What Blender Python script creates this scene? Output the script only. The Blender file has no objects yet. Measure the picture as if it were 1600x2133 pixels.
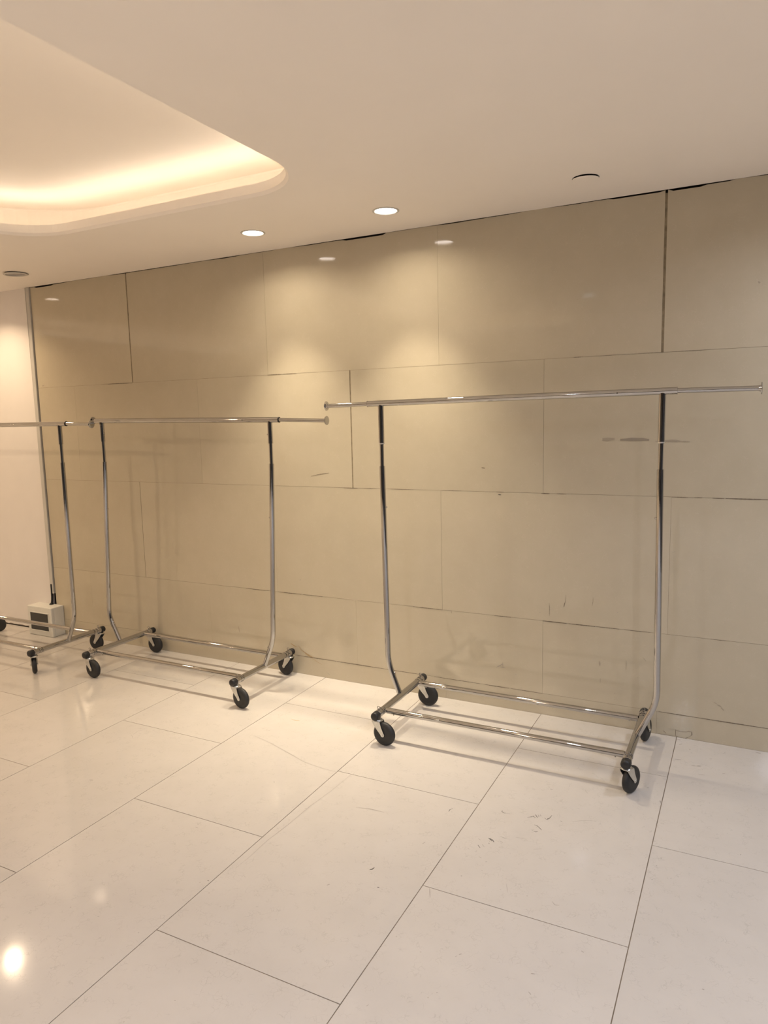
import bpy, bmesh, math, random
from mathutils import Vector, Matrix
random.seed(7)
S = bpy.context.scene
C = S.collection

# ---------------------------------------------------------------- camera
F_PX, YAW, PITCH, ROLL = 1490.527, 0.474136, -0.131787, -0.022684
CAM_Z, CAM_D = 1.41566, 3.21663
fwd = Vector((-math.sin(YAW) * math.cos(PITCH), math.cos(YAW) * math.cos(PITCH), math.sin(PITCH)))
rt = Vector((math.cos(YAW), math.sin(YAW), 0))
up = rt.cross(fwd)
r2 = rt * math.cos(ROLL) + up * math.sin(ROLL)
u2 = -rt * math.sin(ROLL) + up * math.cos(ROLL)
cam_data = bpy.data.cameras.new('camera')
cam = bpy.data.objects.new('camera', cam_data)
C.objects.link(cam)
cam.matrix_world = Matrix(((r2.x, u2.x, -fwd.x, 0), (r2.y, u2.y, -fwd.y, -CAM_D), (r2.z, u2.z, -fwd.z, CAM_Z), (0, 0, 0, 1)))
cam_data.sensor_fit = 'HORIZONTAL'
cam_data.sensor_width = 36
cam_data.lens = F_PX / 1600 * 36
cam_data.clip_start = 0.05
S.camera = cam

# ---------------------------------------------------------------- world, exposure, room fill
w = bpy.data.worlds.new('world'); S.world = w; w.use_nodes = True
w.node_tree.nodes['Background'].inputs[0].default_value = (1.0, 0.90, 0.84, 1)
w.node_tree.nodes['Background'].inputs[1].default_value = 0.15
S.view_settings.view_transform = 'Standard'
S.view_settings.look = 'None'
S.view_settings.gamma = 1
S.view_settings.exposure = 0.66
S.cycles.use_adaptive_sampling = True
S.cycles.max_bounces = 10
S.cycles.diffuse_bounces = 6
S.cycles.sample_clamp_indirect = 6

CEIL = 2.2964
WARM = (1.0, 0.85, 0.64)
SOFT = (1.0, 0.76, 0.50)
COOL = (0.84, 0.88, 1.0)
KEY_W = 3.5            # watts of the two downlights by the stone wall
# lamps: x, y, z, watts, colour, lens strength, cone degrees
REAR_GAIN = 0.25
SPILL = 0.55
LAMPS = [
    (-1.440, -0.330, CEIL, KEY_W, WARM, 8, 70, 'lit round ceiling downlight above the tallest clothes rack'),
    (-2.144, -0.335, CEIL, KEY_W, WARM, 8, 70, 'lit round ceiling downlight left of its brighter looking neighbour, above middle rack'),
    (-4.450, -0.380, CEIL, 4.2, SOFT, 7, 122, 'lit round ceiling downlight over the white painted wall'),
    (0.560, -0.620, CEIL, 6, COOL, 10, 155, 'lit round ceiling downlight at the far right by the stone wall'),
]
REAR = [(-1.13, -2.45, CEIL, 14, COOL, 'lit round ceiling downlight right of the rounded cove'), (-4.04, -2.25, CEIL, 42, SOFT, 'lit round ceiling downlight between the two coves'),
        (-1.97, -3.39, 2.4795, 27, SOFT, 'right lit downlight of the pair up inside the rounded cove'), (-3.02, -3.40, 2.4795, 46, SOFT, 'left lit downlight of the pair up inside the rounded cove'),
        (-2.04, -4.25, 2.4795, 27, SOFT, 'lit downlight at the far end up inside the rounded cove')]
for x_, y_, p_, c_ in ((-2.65, -7.61, 60, SOFT), (-3.99, -7.59, 60, SOFT), (-3.85, -6.58, 60, SOFT), (0.6, -2.9, 44, COOL), (2.2, -1.6, 60, COOL), (2.0, -4.2, 70, COOL),
        (0.3, -4.8, 66, COOL), (-0.6, -5.8, 66, COOL), (1.6, -6.4, 66, COOL), (-2.2, -5.7, 66, SOFT), (-5.6, -5.9, 66, SOFT), (-7.7, -3.0, 90, SOFT),
        (-7.4, -6.0, 66, SOFT), (-7.7, -1.2, 80, SOFT), (-5.6, -7.6, 66, SOFT)):
    REAR.append((x_, y_, CEIL, p_, c_, 'unseen ceiling downlight out of frame, from a set mostly added for fill light'))  # opening SOFT trio read from reflections; all others added, unseen, to fill the room
STRIP_STRENGTH = 8.2

# ---------------------------------------------------------------- materials
def nodes_of(name):
    m = bpy.data.materials.new(name); m.use_nodes = True
    nt = m.node_tree
    return m, nt, nt.nodes['Principled BSDF']

def plain(name, col, rough=0.5, metal=0.0, noise=0.0, nscale=30, spec=0.5, coat=0.0, bump=0.0, bscale=200, rnoise=0.0):
    m, nt, b = nodes_of(name)
    b.inputs['Base Color'].default_value = (*col, 1)
    b.inputs['Roughness'].default_value = rough
    b.inputs['Metallic'].default_value = metal
    b.inputs['Specular IOR Level'].default_value = spec
    b.inputs['Coat Weight'].default_value = coat
    b.inputs['Coat Roughness'].default_value = 0.05
    geo = nt.nodes.new('ShaderNodeNewGeometry')
    n = nt.nodes.new('ShaderNodeTexNoise'); n.inputs['Scale'].default_value = nscale; n.inputs['Detail'].default_value = 4
    nt.links.new(geo.outputs['Position'], n.inputs['Vector'])
    if noise:
        r = nt.nodes.new('ShaderNodeMapRange'); r.inputs['From Min'].default_value = 0.3; r.inputs['From Max'].default_value = 0.7
        r.inputs['To Min'].default_value = 1 - noise; r.inputs['To Max'].default_value = 1 + noise
        nt.links.new(n.outputs['Fac'], r.inputs['Value'])
        v = nt.nodes.new('ShaderNodeVectorMath'); v.operation = 'SCALE'; v.inputs[0].default_value = col
        nt.links.new(r.outputs[0], v.inputs['Scale']); nt.links.new(v.outputs[0], b.inputs['Base Color'])
    if rnoise:
        r = nt.nodes.new('ShaderNodeMapRange'); r.inputs['From Min'].default_value = 0.35; r.inputs['From Max'].default_value = 0.65
        r.inputs['To Min'].default_value = rough; r.inputs['To Max'].default_value = rough + rnoise
        nt.links.new(n.outputs['Fac'], r.inputs['Value']); nt.links.new(r.outputs[0], b.inputs['Roughness'])
    if bump:
        n2 = nt.nodes.new('ShaderNodeTexNoise'); n2.inputs['Scale'].default_value = bscale
        nt.links.new(geo.outputs['Position'], n2.inputs['Vector'])
        bp = nt.nodes.new('ShaderNodeBump'); bp.inputs['Strength'].default_value = bump; bp.inputs['Distance'].default_value = 0.001
        nt.links.new(n2.outputs['Fac'], bp.inputs['Height']); nt.links.new(bp.outputs[0], b.inputs['Normal'])
    return m

def stone(name, c1, c2, vein, rough, spec, mottle=9.0, fine=70.0, speck=(0.3, 0.24, 0.18), speck_amt=0.35, bump=0.02):
    """polished stone: cloudy two-tone body, short fine veins, tiny specks; slab tone from the mesh attribute"""
    m, nt, b = nodes_of(name)
    N = nt.nodes.new; L = nt.links.new
    geo = N('ShaderNodeNewGeometry')
    att = N('ShaderNodeAttribute'); att.attribute_name = 'tone'
    off = N('ShaderNodeVectorMath'); off.operation = 'MULTIPLY_ADD'
    L(att.outputs['Color'], off.inputs[0]); off.inputs[1].default_value = (13, 7, 11); L(geo.outputs['Position'], off.inputs[2])
    big = N('ShaderNodeTexNoise'); big.inputs['Scale'].default_value = mottle; big.inputs['Detail'].default_value = 8; big.inputs['Roughness'].default_value = 0.62
    L(off.outputs[0], big.inputs['Vector'])
    mix = N('ShaderNodeMix'); mix.data_type = 'RGBA'
    mix.inputs[6].default_value = (*c1, 1); mix.inputs[7].default_value = (*c2, 1)
    mr = N('ShaderNodeMapRange'); mr.inputs['From Min'].default_value = 0.3; mr.inputs['From Max'].default_value = 0.7
    L(big.outputs['Fac'], mr.inputs['Value']); L(mr.outputs[0], mix.inputs[0])
    # flaky fine grain
    vo = N('ShaderNodeTexVoronoi'); vo.feature = 'DISTANCE_TO_EDGE'; vo.inputs['Scale'].default_value = fine
    wob = N('ShaderNodeTexNoise'); wob.inputs['Scale'].default_value = fine * 0.7; wob.inputs['Detail'].default_value = 3
    L(off.outputs[0], wob.inputs['Vector'])
    wm = N('ShaderNodeVectorMath'); wm.operation = 'MULTIPLY_ADD'; wm.inputs[1].default_value = (0.03, 0.03, 0.03)
    L(wob.outputs['Color'], wm.inputs[0]); L(off.outputs[0], wm.inputs[2]); L(wm.outputs[0], vo.inputs['Vector'])
    ve = N('ShaderNodeMapRange'); ve.inputs['From Min'].default_value = 0.0; ve.inputs['From Max'].default_value = 0.06
    ve.inputs['To Min'].default_value = 0.5; ve.inputs['To Max'].default_value = 0.0
    L(vo.outputs['Distance'], ve.inputs['Value'])
    gate = N('ShaderNodeMapRange'); gate.inputs['From Min'].default_value = 0.5; gate.inputs['From Max'].default_value = 0.68
    g2 = N('ShaderNodeTexNoise'); g2.inputs['Scale'].default_value = fine * 0.45; L(off.outputs[0], g2.inputs['Vector'])
    L(g2.outputs['Fac'], gate.inputs['Value'])
    vm = N('ShaderNodeMath'); vm.operation = 'MULTIPLY'; L(ve.outputs[0], vm.inputs[0]); L(gate.outputs[0], vm.inputs[1])
    mx2 = N('ShaderNodeMix'); mx2.data_type = 'RGBA'; mx2.inputs[7].default_value = (*vein, 1)
    L(mix.outputs[2], mx2.inputs[6]); L(vm.outputs[0], mx2.inputs[0])
    # specks of dirt
    sp = N('ShaderNodeTexVoronoi'); sp.inputs['Scale'].default_value = 14; L(off.outputs[0], sp.inputs['Vector'])
    sm = N('ShaderNodeMapRange'); sm.inputs['From Min'].default_value = 0.02; sm.inputs['From Max'].default_value = 0.04
    sm.inputs['To Min'].default_value = speck_amt; sm.inputs['To Max'].default_value = 0.0
    L(sp.outputs['Distance'], sm.inputs['Value'])
    mx3 = N('ShaderNodeMix'); mx3.data_type = 'RGBA'; mx3.inputs[7].default_value = (*speck, 1)
    L(mx2.outputs[2], mx3.inputs[6]); L(sm.outputs[0], mx3.inputs[0])
    tn = N('ShaderNodeMapRange'); tn.inputs['To Min'].default_value = 0.965; tn.inputs['To Max'].default_value = 1.035
    L(att.outputs['Fac'], tn.inputs['Value'])
    sc = N('ShaderNodeVectorMath'); sc.operation = 'SCALE'; L(mx3.outputs[2], sc.inputs[0]); L(tn.outputs[0], sc.inputs['Scale'])
    L(sc.outputs[0], b.inputs['Base Color'])
    rr = N('ShaderNodeMapRange'); rr.inputs['From Min'].default_value = 0.35; rr.inputs['From Max'].default_value = 0.65
    rr.inputs['To Min'].default_value = rough * 0.8; rr.inputs['To Max'].default_value = rough * 1.3
    L(big.outputs['Fac'], rr.inputs['Value']); L(rr.outputs[0], b.inputs['Roughness'])
    b.inputs['Specular IOR Level'].default_value = spec
    wn = N('ShaderNodeTexNoise'); wn.inputs['Scale'].default_value = 3.0; wn.inputs['Detail'].default_value = 1
    L(off.outputs[0], wn.inputs['Vector'])
    bp = N('ShaderNodeBump'); bp.inputs['Strength'].default_value = bump; bp.inputs['Distance'].default_value = 0.02
    L(wn.outputs['Fac'], bp.inputs['Height']); L(bp.outputs[0], b.inputs['Normal'])
    return m

def emit(name, col, strength):
    m, nt, b = nodes_of(name)
    b.inputs['Base Color'].default_value = (0.8, 0.8, 0.8, 1)
    b.inputs['Emission Color'].default_value = (*col, 1)
    b.inputs['Emission Strength'].default_value = strength
    return m

M_WALL = stone('beige_wall_stone', (0.472, 0.416, 0.312), (0.496, 0.440, 0.334), (0.54, 0.48, 0.375), 0.065, 0.55, speck_amt=0.18, bump=0.03)
M_FLOOR = stone('cream_floor_stone', (0.535, 0.503, 0.465), (0.565, 0.533, 0.495), (0.38, 0.35, 0.32), 0.08, 0.5, mottle=7, fine=60, bump=0.03)
M_WGROUT = plain('wall_joint', (0.23, 0.185, 0.12), 0.9, noise=0.3)
M_FGROUT = plain('floor_joint', (0.19, 0.15, 0.11), 0.9, noise=0.3, nscale=12)
M_VOID = plain('void_shade', (0.03, 0.028, 0.025), 0.9)  # near-black colour stands in for the shade inside gaps and voids
M_PAINT = plain('white_wall_paint', (0.74, 0.70, 0.67), 0.55, noise=0.02, nscale=6, bump=0.1, bscale=60)
M_CEIL = plain('ceiling_paint', (0.90, 0.84, 0.765), 0.8, noise=0.012, nscale=2.5)
M_DARKWALL = plain('dark_shop_front', (0.05, 0.047, 0.045), 0.5)
M_CHROME = plain('chrome', (0.49, 0.485, 0.48), 0.02, 1.0, rnoise=0.05, nscale=18, bump=0.05, bscale=45)
M_ZINC = plain('zinc_plate', (0.62, 0.62, 0.60), 0.30, 1.0, noise=0.1, nscale=60)
M_RUBBER = plain('black_rubber', (0.016, 0.016, 0.017), 0.55, noise=0.15, nscale=40)
M_CAP = plain('black_plastic', (0.012, 0.012, 0.013), 0.45)
M_BOX = plain('white_plastic', (0.66, 0.65, 0.60), 0.4, noise=0.03)
M_SMOKE = plain('smoked_window', (0.035, 0.035, 0.035), 0.25, spec=0.5)
M_TRUNK = plain('grey_trunking', (0.50, 0.48, 0.44), 0.45, noise=0.05, nscale=8)
M_CABLE = plain('black_cable', (0.012, 0.012, 0.012), 0.4)
M_TRIM = plain('lamp_trim', (0.60, 0.57, 0.52), 0.5)
M_LENS_OFF = plain('unlit_lens', (0.30, 0.28, 0.27), 0.5)
M_HOLE = plain('recess_black', (0.006, 0.006, 0.006), 0.9)
M_STRIP = emit('cove_strip', (1.0, 0.86, 0.69), STRIP_STRENGTH)
MARK = [plain('mark_dark', (0.07, 0.06, 0.05), 0.6), plain('mark_grey', (0.30, 0.27, 0.24), 0.4), plain('mark_tan', (0.35, 0.25, 0.10), 0.6),
        plain('mark_brown', (0.15, 0.115, 0.08), 0.6), plain('mark_residue_light', (0.33, 0.285, 0.215), 0.5), plain('mark_residue', (0.27, 0.23, 0.175), 0.6),
        plain('mark_rust', (0.36, 0.24, 0.10), 0.5), plain('mark_filler', (0.62, 0.55, 0.42), 0.3)]

# ---------------------------------------------------------------- mesh helpers
def link(name, bm, mats, parent=None, smooth=None):
    me = bpy.data.meshes.new(name); bm.to_mesh(me); bm.free()
    if not isinstance(mats, (list, tuple)): mats = [mats]
    for m in mats: me.materials.append(m)
    if smooth is not None:
        me.shade_smooth(); me.set_sharp_from_angle(angle=math.radians(smooth))
    o = bpy.data.objects.new(name, me); C.objects.link(o)
    if parent: o.parent = parent
    return o

def tag(o, label=None, cat=None, group=None, kind=None):
    if label: o['label'] = label
    if cat: o['category'] = cat
    if group: o['group'] = group
    if kind: o['kind'] = kind
    return o

def empty(name, loc):
    o = bpy.data.objects.new(name, None); C.objects.link(o); o.location = loc
    o.empty_display_size = 0.1
    return o

def box(bm, x0, x1, y0, y1, z0, z1, mi=0, bevel=0.0):
    r = bmesh.ops.create_cube(bm, size=1)
    vs = r['verts']
    for v in vs:
        v.co = Vector((x0 + (v.co.x + .5) * (x1 - x0), y0 + (v.co.y + .5) * (y1 - y0), z0 + (v.co.z + .5) * (z1 - z0)))
    fs = {f for v in vs for f in v.link_faces}
    for f in fs: f.material_index = mi
    if bevel:
        es = list({e for v in vs for e in v.link_edges})
        bmesh.ops.bevel(bm, geom=es, offset=bevel, segments=2, affect='EDGES', profile=0.5)
    return vs

def fillet(pts, rad, n=6):
    """round the inner corners of a polyline"""
    out = [Vector(pts[0])]
    for i in range(1, len(pts) - 1):
        p, a, b = Vector(pts[i]), Vector(pts[i - 1]), Vector(pts[i + 1])
        d1 = (a - p).normalized(); d2 = (b - p).normalized()
        r = min(rad, (a - p).length * .45, (b - p).length * .45)
        s, e = p + d1 * r, p + d2 * r
        for k in range(n + 1):
            t = k / n
            out.append(s * (1 - t) ** 2 + p * 2 * t * (1 - t) + e * t * t)
    out.append(Vector(pts[-1]))
    return out

def tube(bm, pts, rad, seg=20, cap=True, mi=0):
    """sweep a circle; rad may be a list (one per point)"""
    pts = [Vector(p) for p in pts]
    rads = rad if isinstance(rad, (list, tuple)) else [rad] * len(pts)
    rings = []
    t0 = (pts[1] - pts[0]).normalized()
    ref = Vector((0, 0, 1)) if abs(t0.z) < .9 else Vector((0, 1, 0))
    nrm = (ref - t0 * ref.dot(t0)).normalized()
    for i, p in enumerate(pts):
        if i == 0: t = t0
        elif i == len(pts) - 1: t = (pts[i] - pts[i - 1]).normalized()
        else:
            t = ((pts[i + 1] - pts[i]).normalized() + (pts[i] - pts[i - 1]).normalized())
            t = t.normalized() if t.length > 1e-6 else t0
        nrm = (nrm - t * nrm.dot(t)).normalized()
        bi = t.cross(nrm)
        rings.append([bm.verts.new(p + (nrm * math.cos(2 * math.pi * k / seg) + bi * math.sin(2 * math.pi * k / seg)) * rads[i]) for k in range(seg)])
    for a, b in zip(rings, rings[1:]):
        for k in range(seg):
            f = bm.faces.new((a[k], a[(k + 1) % seg], b[(k + 1) % seg], b[k])); f.material_index = mi
    if cap:
        f = bm.faces.new(list(reversed(rings[0]))); f.material_index = mi
        f = bm.faces.new(rings[-1]); f.material_index = mi

def turned(bm, org, axis, prof, seg=24, mi=0):
    """surface of revolution: prof = [(distance along axis, radius)]"""
    org = Vector(org); axis = Vector(axis).normalized()
    ref = Vector((0, 0, 1)) if abs(axis.z) < .9 else Vector((1, 0, 0))
    u = (ref - axis * ref.dot(axis)).normalized(); v = axis.cross(u)
    rings = []
    for d, r in prof:
        rings.append([bm.verts.new(org + axis * d + (u * math.cos(2 * math.pi * k / seg) + v * math.sin(2 * math.pi * k / seg)) * max(r, 1e-5)) for k in range(seg)])
    for a, b in zip(rings, rings[1:]):
        for k in range(seg):
            f = bm.faces.new((a[k], a[(k + 1) % seg], b[(k + 1) % seg], b[k])); f.material_index = mi
    bm.faces.new(list(reversed(rings[0]))).material_index = mi
    bm.faces.new(rings[-1]).material_index = mi

def ribbon(bm, pts, wd, place, mi):
    """flat scuff or stain: a tapered strip lying on a surface; place maps (a, b) to 3D"""
    n = len(pts)
    if n < 2: return
    ps = [Vector((a, b)) for a, b in pts]
    # resample and roughen the outline a little
    q = []
    for a, b in zip(ps, ps[1:]):
        k = max(1, int((b - a).length / max(wd * 1.2, 0.004)))
        q += [a.lerp(b, i / k) for i in range(k)]
    q.append(ps[-1])
    L, R = [], []
    m = len(q)
    for i, p in enumerate(q):
        d = (q[min(i + 1, m - 1)] - q[max(i - 1, 0)])
        d = d.normalized() if d.length > 1e-9 else Vector((1, 0))
        nn = Vector((-d.y, d.x))
        t = i / (m - 1) if m > 1 else .5
        h = wd * .5 * (0.45 + 0.55 * math.sin(math.pi * min(max(t, .08), .92))) * random.uniform(.75, 1.2)
        L.append(bm.verts.new(place(p + nn * h))); R.append(bm.verts.new(place(p - nn * h)))
    for i in range(m - 1):
        f = bm.faces.new((L[i], L[i + 1], R[i + 1], R[i])); f.material_index = mi

FLOOR_MARKS = [
(0,0.0024,[(-0.9170,-0.9714),(-0.9185,-0.9590),(-0.9139,-0.9502),(-0.9114,-0.9447)]),
(1,0.0015,[(-0.9070,-0.9733),(-0.9075,-0.9648)]),
(0,0.0024,[(-0.7467,-0.8906),(-0.7359,-0.8964),(-0.7289,-0.8975)]),
(1,0.0015,[(-0.7289,-0.8975),(-0.7110,-0.8925)]),
(0,0.0015,[(-0.7471,-0.8821),(-0.7422,-0.8907)]),
(0,0.0023,[(-0.6513,-0.8894),(-0.6403,-0.8822),(-0.6318,-0.8698)]),
(0,0.0023,[(-0.6356,-0.8758),(-0.6249,-0.8793)]),
(0,0.0023,[(-0.6300,-0.8604),(-0.6212,-0.8733),(-0.6173,-0.8778)]),
(0,0.0015,[(-0.6199,-0.8579),(-0.6154,-0.8707)]),
(0,0.0015,[(-0.6146,-0.8533),(-0.6088,-0.8634)]),
(0,0.0023,[(-0.5958,-0.8679),(-0.5865,-0.8751),(-0.5801,-0.8669),(-0.5759,-0.8408)]),
(0,0.0023,[(-0.5848,-0.8733),(-0.5829,-0.8640)]),
(0,0.0023,[(-0.6168,-0.9251),(-0.6069,-0.9266),(-0.5960,-0.9357),(-0.5849,-0.9465)]),
(0,0.0023,[(-0.6084,-0.9633),(-0.6015,-0.9660),(-0.5955,-0.9613)]),
(1,0.0015,[(-0.6154,-0.9646),(-0.6108,-0.9546)]),
(1,0.0015,[(-0.5018,-0.8514),(-0.4823,-0.8362),(-0.4544,-0.8212),(-0.4278,-0.8130)]),
(0,0.0023,[(-0.5409,-0.8633),(-0.5343,-0.8644)]),
(0,0.0030,[(-0.7353,-1.0669),(-0.7246,-1.0734),(-0.7183,-1.0799)]),
(0,0.0030,[(-0.7301,-1.0665),(-0.7186,-1.0725),(-0.7103,-1.0819)]),
(1,0.0015,[(-0.7290,-1.0793),(-0.7244,-1.0866)]),
(0,0.0022,[(-0.7258,-1.0947),(-0.7211,-1.0963)]),
(1,0.0022,[(-0.7014,-1.0416),(-0.6901,-1.0441),(-0.6780,-1.0461)]),
(1,0.0022,[(-0.6942,-1.0706),(-0.6873,-1.0693),(-0.6834,-1.0750)]),
(1,0.0014,[(-0.6888,-1.0775),(-0.6832,-1.0823)]),
(0,0.0022,[(-0.7540,-1.1190),(-0.7485,-1.1257),(-0.7413,-1.1315)]),
(1,0.0022,[(-0.7426,-1.1100),(-0.7313,-1.1213)]),
(1,0.0022,[(-0.7652,-1.0847),(-0.7550,-1.0895)]),
(1,0.0022,[(-0.7504,-1.1611),(-0.7444,-1.1547)]),
(1,0.0022,[(-0.7516,-1.1491),(-0.7455,-1.1516)]),
(1,0.0022,[(-0.7299,-1.1782),(-0.7194,-1.1820)]),
(1,0.0022,[(-0.7768,-1.1823),(-0.7707,-1.1848)]),
(1,0.0014,[(-0.7705,-1.1936),(-0.7620,-1.1914)]),
(0,0.0021,[(-0.7014,-1.1961),(-0.6967,-1.1922)]),
(1,0.0030,[(-0.7118,-1.1177),(-0.7077,-1.1177)]),
(0,0.0034,[(-0.7475,-1.2943),(-0.7439,-1.2934)]),
(1,0.0028,[(-0.6993,-1.2423),(-0.6951,-1.2403)]),
(1,0.0029,[(-0.7256,-1.2244),(-0.7238,-1.2236)]),
(1,0.0029,[(-0.7044,-1.2163),(-0.7015,-1.2132)]),
(1,0.0029,[(-0.5880,-1.1276),(-0.5845,-1.1260)]),
(1,0.0028,[(-0.6080,-1.2240),(-0.6051,-1.2243)]),
(1,0.0028,[(-0.6169,-1.2507),(-0.6157,-1.2485)]),
(1,0.0026,[(-0.6179,-1.3071),(-0.6146,-1.3056)]),
(1,0.0013,[(-0.6088,-1.2705),(-0.6009,-1.2900),(-0.5939,-1.3094)]),
(1,0.0014,[(-0.5814,-1.0660),(-0.5712,-1.0595),(-0.5574,-1.0513)]),
(1,0.0015,[(-0.6523,-1.0246),(-0.6326,-1.0211),(-0.6180,-1.0219)]),
(0,0.0033,[(-0.2985,-0.5048),(-0.2935,-0.5025)]),
(1,0.0023,[(-0.2889,-0.6985),(-0.2845,-0.7007)]),
(1,0.0023,[(-0.2568,-0.7152),(-0.2542,-0.7120)]),
(1,0.0017,[(-0.2439,-0.5763),(-0.2383,-0.6009)]),
(1,0.0015,[(-0.2342,-0.7499),(-0.2293,-0.7676)]),
(0,0.0025,[(-0.6263,-0.6649),(-0.6173,-0.6644)]),
(1,0.0017,[(-0.6375,-0.6480),(-0.6306,-0.6571)]),
(1,0.0017,[(-0.5052,-0.6214),(-0.4906,-0.6386)]),
(1,0.0024,[(-0.5043,-0.7569),(-0.4967,-0.7577)]),
(1,0.0015,[(-0.5482,-0.7771),(-0.5389,-0.7706)]),
(1,0.0023,[(-0.4994,-0.9088),(-0.4949,-0.9106)]),
(1,0.0023,[(-0.4313,-0.8613),(-0.4269,-0.8632)]),
(0,0.0022,[(-0.8661,-1.1731),(-0.8628,-1.1706)]),
(1,0.0014,[(-0.8759,-1.1832),(-0.8682,-1.1888)]),
(1,0.0015,[(-0.8551,-1.1150),(-0.8530,-1.1121)]),
(0,0.0029,[(-0.2033,-0.9409),(-0.2007,-0.9397)]),
(0,0.0028,[(-0.2115,-0.9890),(-0.2089,-0.9878)]),
(1,0.0028,[(-0.2144,-1.0102),(-0.2127,-1.0094)]),
(0,0.0028,[(-0.2158,-1.0657),(-0.2135,-1.0630)]),
(1,0.0028,[(-0.2102,-1.0392),(-0.2077,-1.0380)]),
(1,0.0028,[(-0.1749,-1.0385),(-0.1716,-1.0370)]),
(0,0.0021,[(-0.1649,-1.0355),(-0.1626,-1.0328)]),
(1,0.0026,[(-0.2062,-1.1195),(-0.2038,-1.1184)]),
(1,0.0020,[(-0.2201,-1.1156),(-0.2187,-1.1134)]),
(1,0.0021,[(-0.7646,-1.2308),(-0.7621,-1.2296)]),
(1,0.0022,[(-0.6451,-1.1191),(-0.6425,-1.1179)]),
(2,0.0040,[(-1.8963,-0.5367),(-1.8717,-0.5407),(-1.8462,-0.5381)]),
(1,0.0025,[(-2.4709,-0.9828),(-2.4379,-1.0058)]),
(1,0.0025,[(-2.4666,-0.9754),(-2.4764,-0.9383),(-2.4562,-0.9151)]),
(1,0.0025,[(-2.4459,-0.9606),(-2.4434,-0.9485)]),
(1,0.0067,[(-2.310,-1.358),(-2.292,-1.354)]),
(1,0.0046,[(-2.275,-1.209),(-2.270,-1.209)]),
(1,0.0034,[(-2.0808,-1.2002),(-2.0768,-1.1962)]),
(0,0.0035,[(-1.4495,-1.6497),(-1.4453,-1.6490)]),
(1,0.0034,[(-1.7390,-1.9199),(-1.7346,-1.9201)]),
(1,0.0025,[(-1.6320,-1.9136),(-1.6253,-1.9126)]),
(1,0.0041,[(-1.4744,-1.9122),(-1.4700,-1.9111)]),
(1,0.0035,[(-1.1012,-1.5102),(-1.0956,-1.5026)]),
(0,0.0069,[(-0.957,-1.453),(-0.951,-1.452)]),
(0,0.0036,[(-1.0186,-1.3875),(-1.0123,-1.3832),(-1.0099,-1.3714)]),
(1,0.0025,[(-1.2392,-1.6830),(-1.2328,-1.6800)]),
(1,0.0033,[(-1.1544,-1.7033),(-1.1519,-1.7021)]),
(1,0.0042,[(-1.4022,-1.1738),(-1.3976,-1.1681)]),
(1,0.0041,[(-1.3510,-1.2334),(-1.3479,-1.2319)]),
(1,0.0030,[(-1.3747,-1.2711),(-1.3725,-1.2684)]),
(0,0.0044,[(-1.6229,-1.0606),(-1.6172,-1.0621)]),
(1,0.0039,[(-1.9236,-0.6078),(-1.9194,-0.6059)]),
(0,0.0054,[(-1.754,-0.369),(-1.748,-0.366)]),
(1,0.0034,[(-1.6062,-0.8952),(-1.6014,-0.8953)]),
(1,0.0034,[(-1.5651,-0.9256),(-1.5615,-0.9240)]),
(1,0.0030,[(-1.6868,-1.4372),(-1.6758,-1.4386)]),
(1,0.0019,[(-1.9463,-0.7577),(-1.8487,-0.7823),(-1.7127,-0.8311),(-1.5991,-0.8738),(-1.5089,-0.8868),(-1.4387,-0.8898)]),
(1,0.0013,[(-1.4102,-1.5642),(-1.4059,-1.4957),(-1.4081,-1.4009),(-1.3984,-1.2870),(-1.3942,-1.1540),(-1.3794,-1.0251),(-1.3720,-0.8894)]),
(1,0.0031,[(-1.2348,-1.0877),(-1.1854,-1.0756),(-1.1275,-1.0735)]),
(1,0.0013,[(-1.5398,-1.7363),(-1.5216,-1.7289)]),
(1,0.0029,[(-1.2129,-2.0470),(-1.2097,-2.0455)]),
(1,0.0021,[(-0.7765,-1.8575),(-0.7733,-1.8512)]),
(1,0.0028,[(-1.7053,-1.7104),(-1.6987,-1.7127)]),
(1,0.0035,[(-0.9232,-1.1918),(-0.9189,-1.1778)]),
(1,0.0035,[(-0.8762,-1.1759),(-0.8733,-1.1745)]),
(1,0.0035,[(-0.8650,-1.1737),(-0.8631,-1.1698)]),
(1,0.0042,[(-0.7964,-1.4877),(-0.7937,-1.4887)]),
(1,0.0022,[(-0.8118,-1.3891),(-0.7932,-1.4286)]),
(1,0.0048,[(-0.171,-1.333),(-0.168,-1.333)]),
(1,0.0063,[(-0.053,-1.454),(-0.048,-1.454)]),
(0,0.0045,[(0.023,-0.815),(0.025,-0.816)]),
(1,0.0040,[(-0.2182,-1.3252),(-0.2156,-1.3260)]),
(1,0.0029,[(-0.6409,-1.6154),(-0.6373,-1.6109)]),
(1,0.0029,[(-0.6346,-1.6039),(-0.6286,-1.5983)]),
(1,0.0028,[(-0.4351,-1.6458),(-0.4273,-1.6519)]),
(1,0.0039,[(-0.3466,-1.4528),(-0.3398,-1.4553)]),
(1,0.0036,[(-0.6392,-1.7466),(-0.6359,-1.7450)]),
(1,0.0021,[(-0.4642,-1.2923),(-0.4532,-1.3032),(-0.4414,-1.2999)]),
(1,0.0028,[(-0.4456,-1.5860),(-0.4353,-1.5829)]),
(1,0.0089,[(-0.233,-0.024),(-0.220,-0.024)]),
(1,0.0068,[(-0.221,-0.073),(-0.211,-0.062)]),
(1,0.0047,[(-0.051,-0.085),(-0.041,-0.084)]),
(1,0.0029,[(-0.0459,-0.0767),(-0.0417,-0.0671)]),
(1,0.0036,[(-0.1608,-0.2482),(-0.1464,-0.2460)]),
(1,0.0064,[(-0.141,-0.244),(-0.125,-0.239)]),
(1,0.0036,[(-0.1220,-0.2662),(-0.1161,-0.2705)]),
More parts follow.
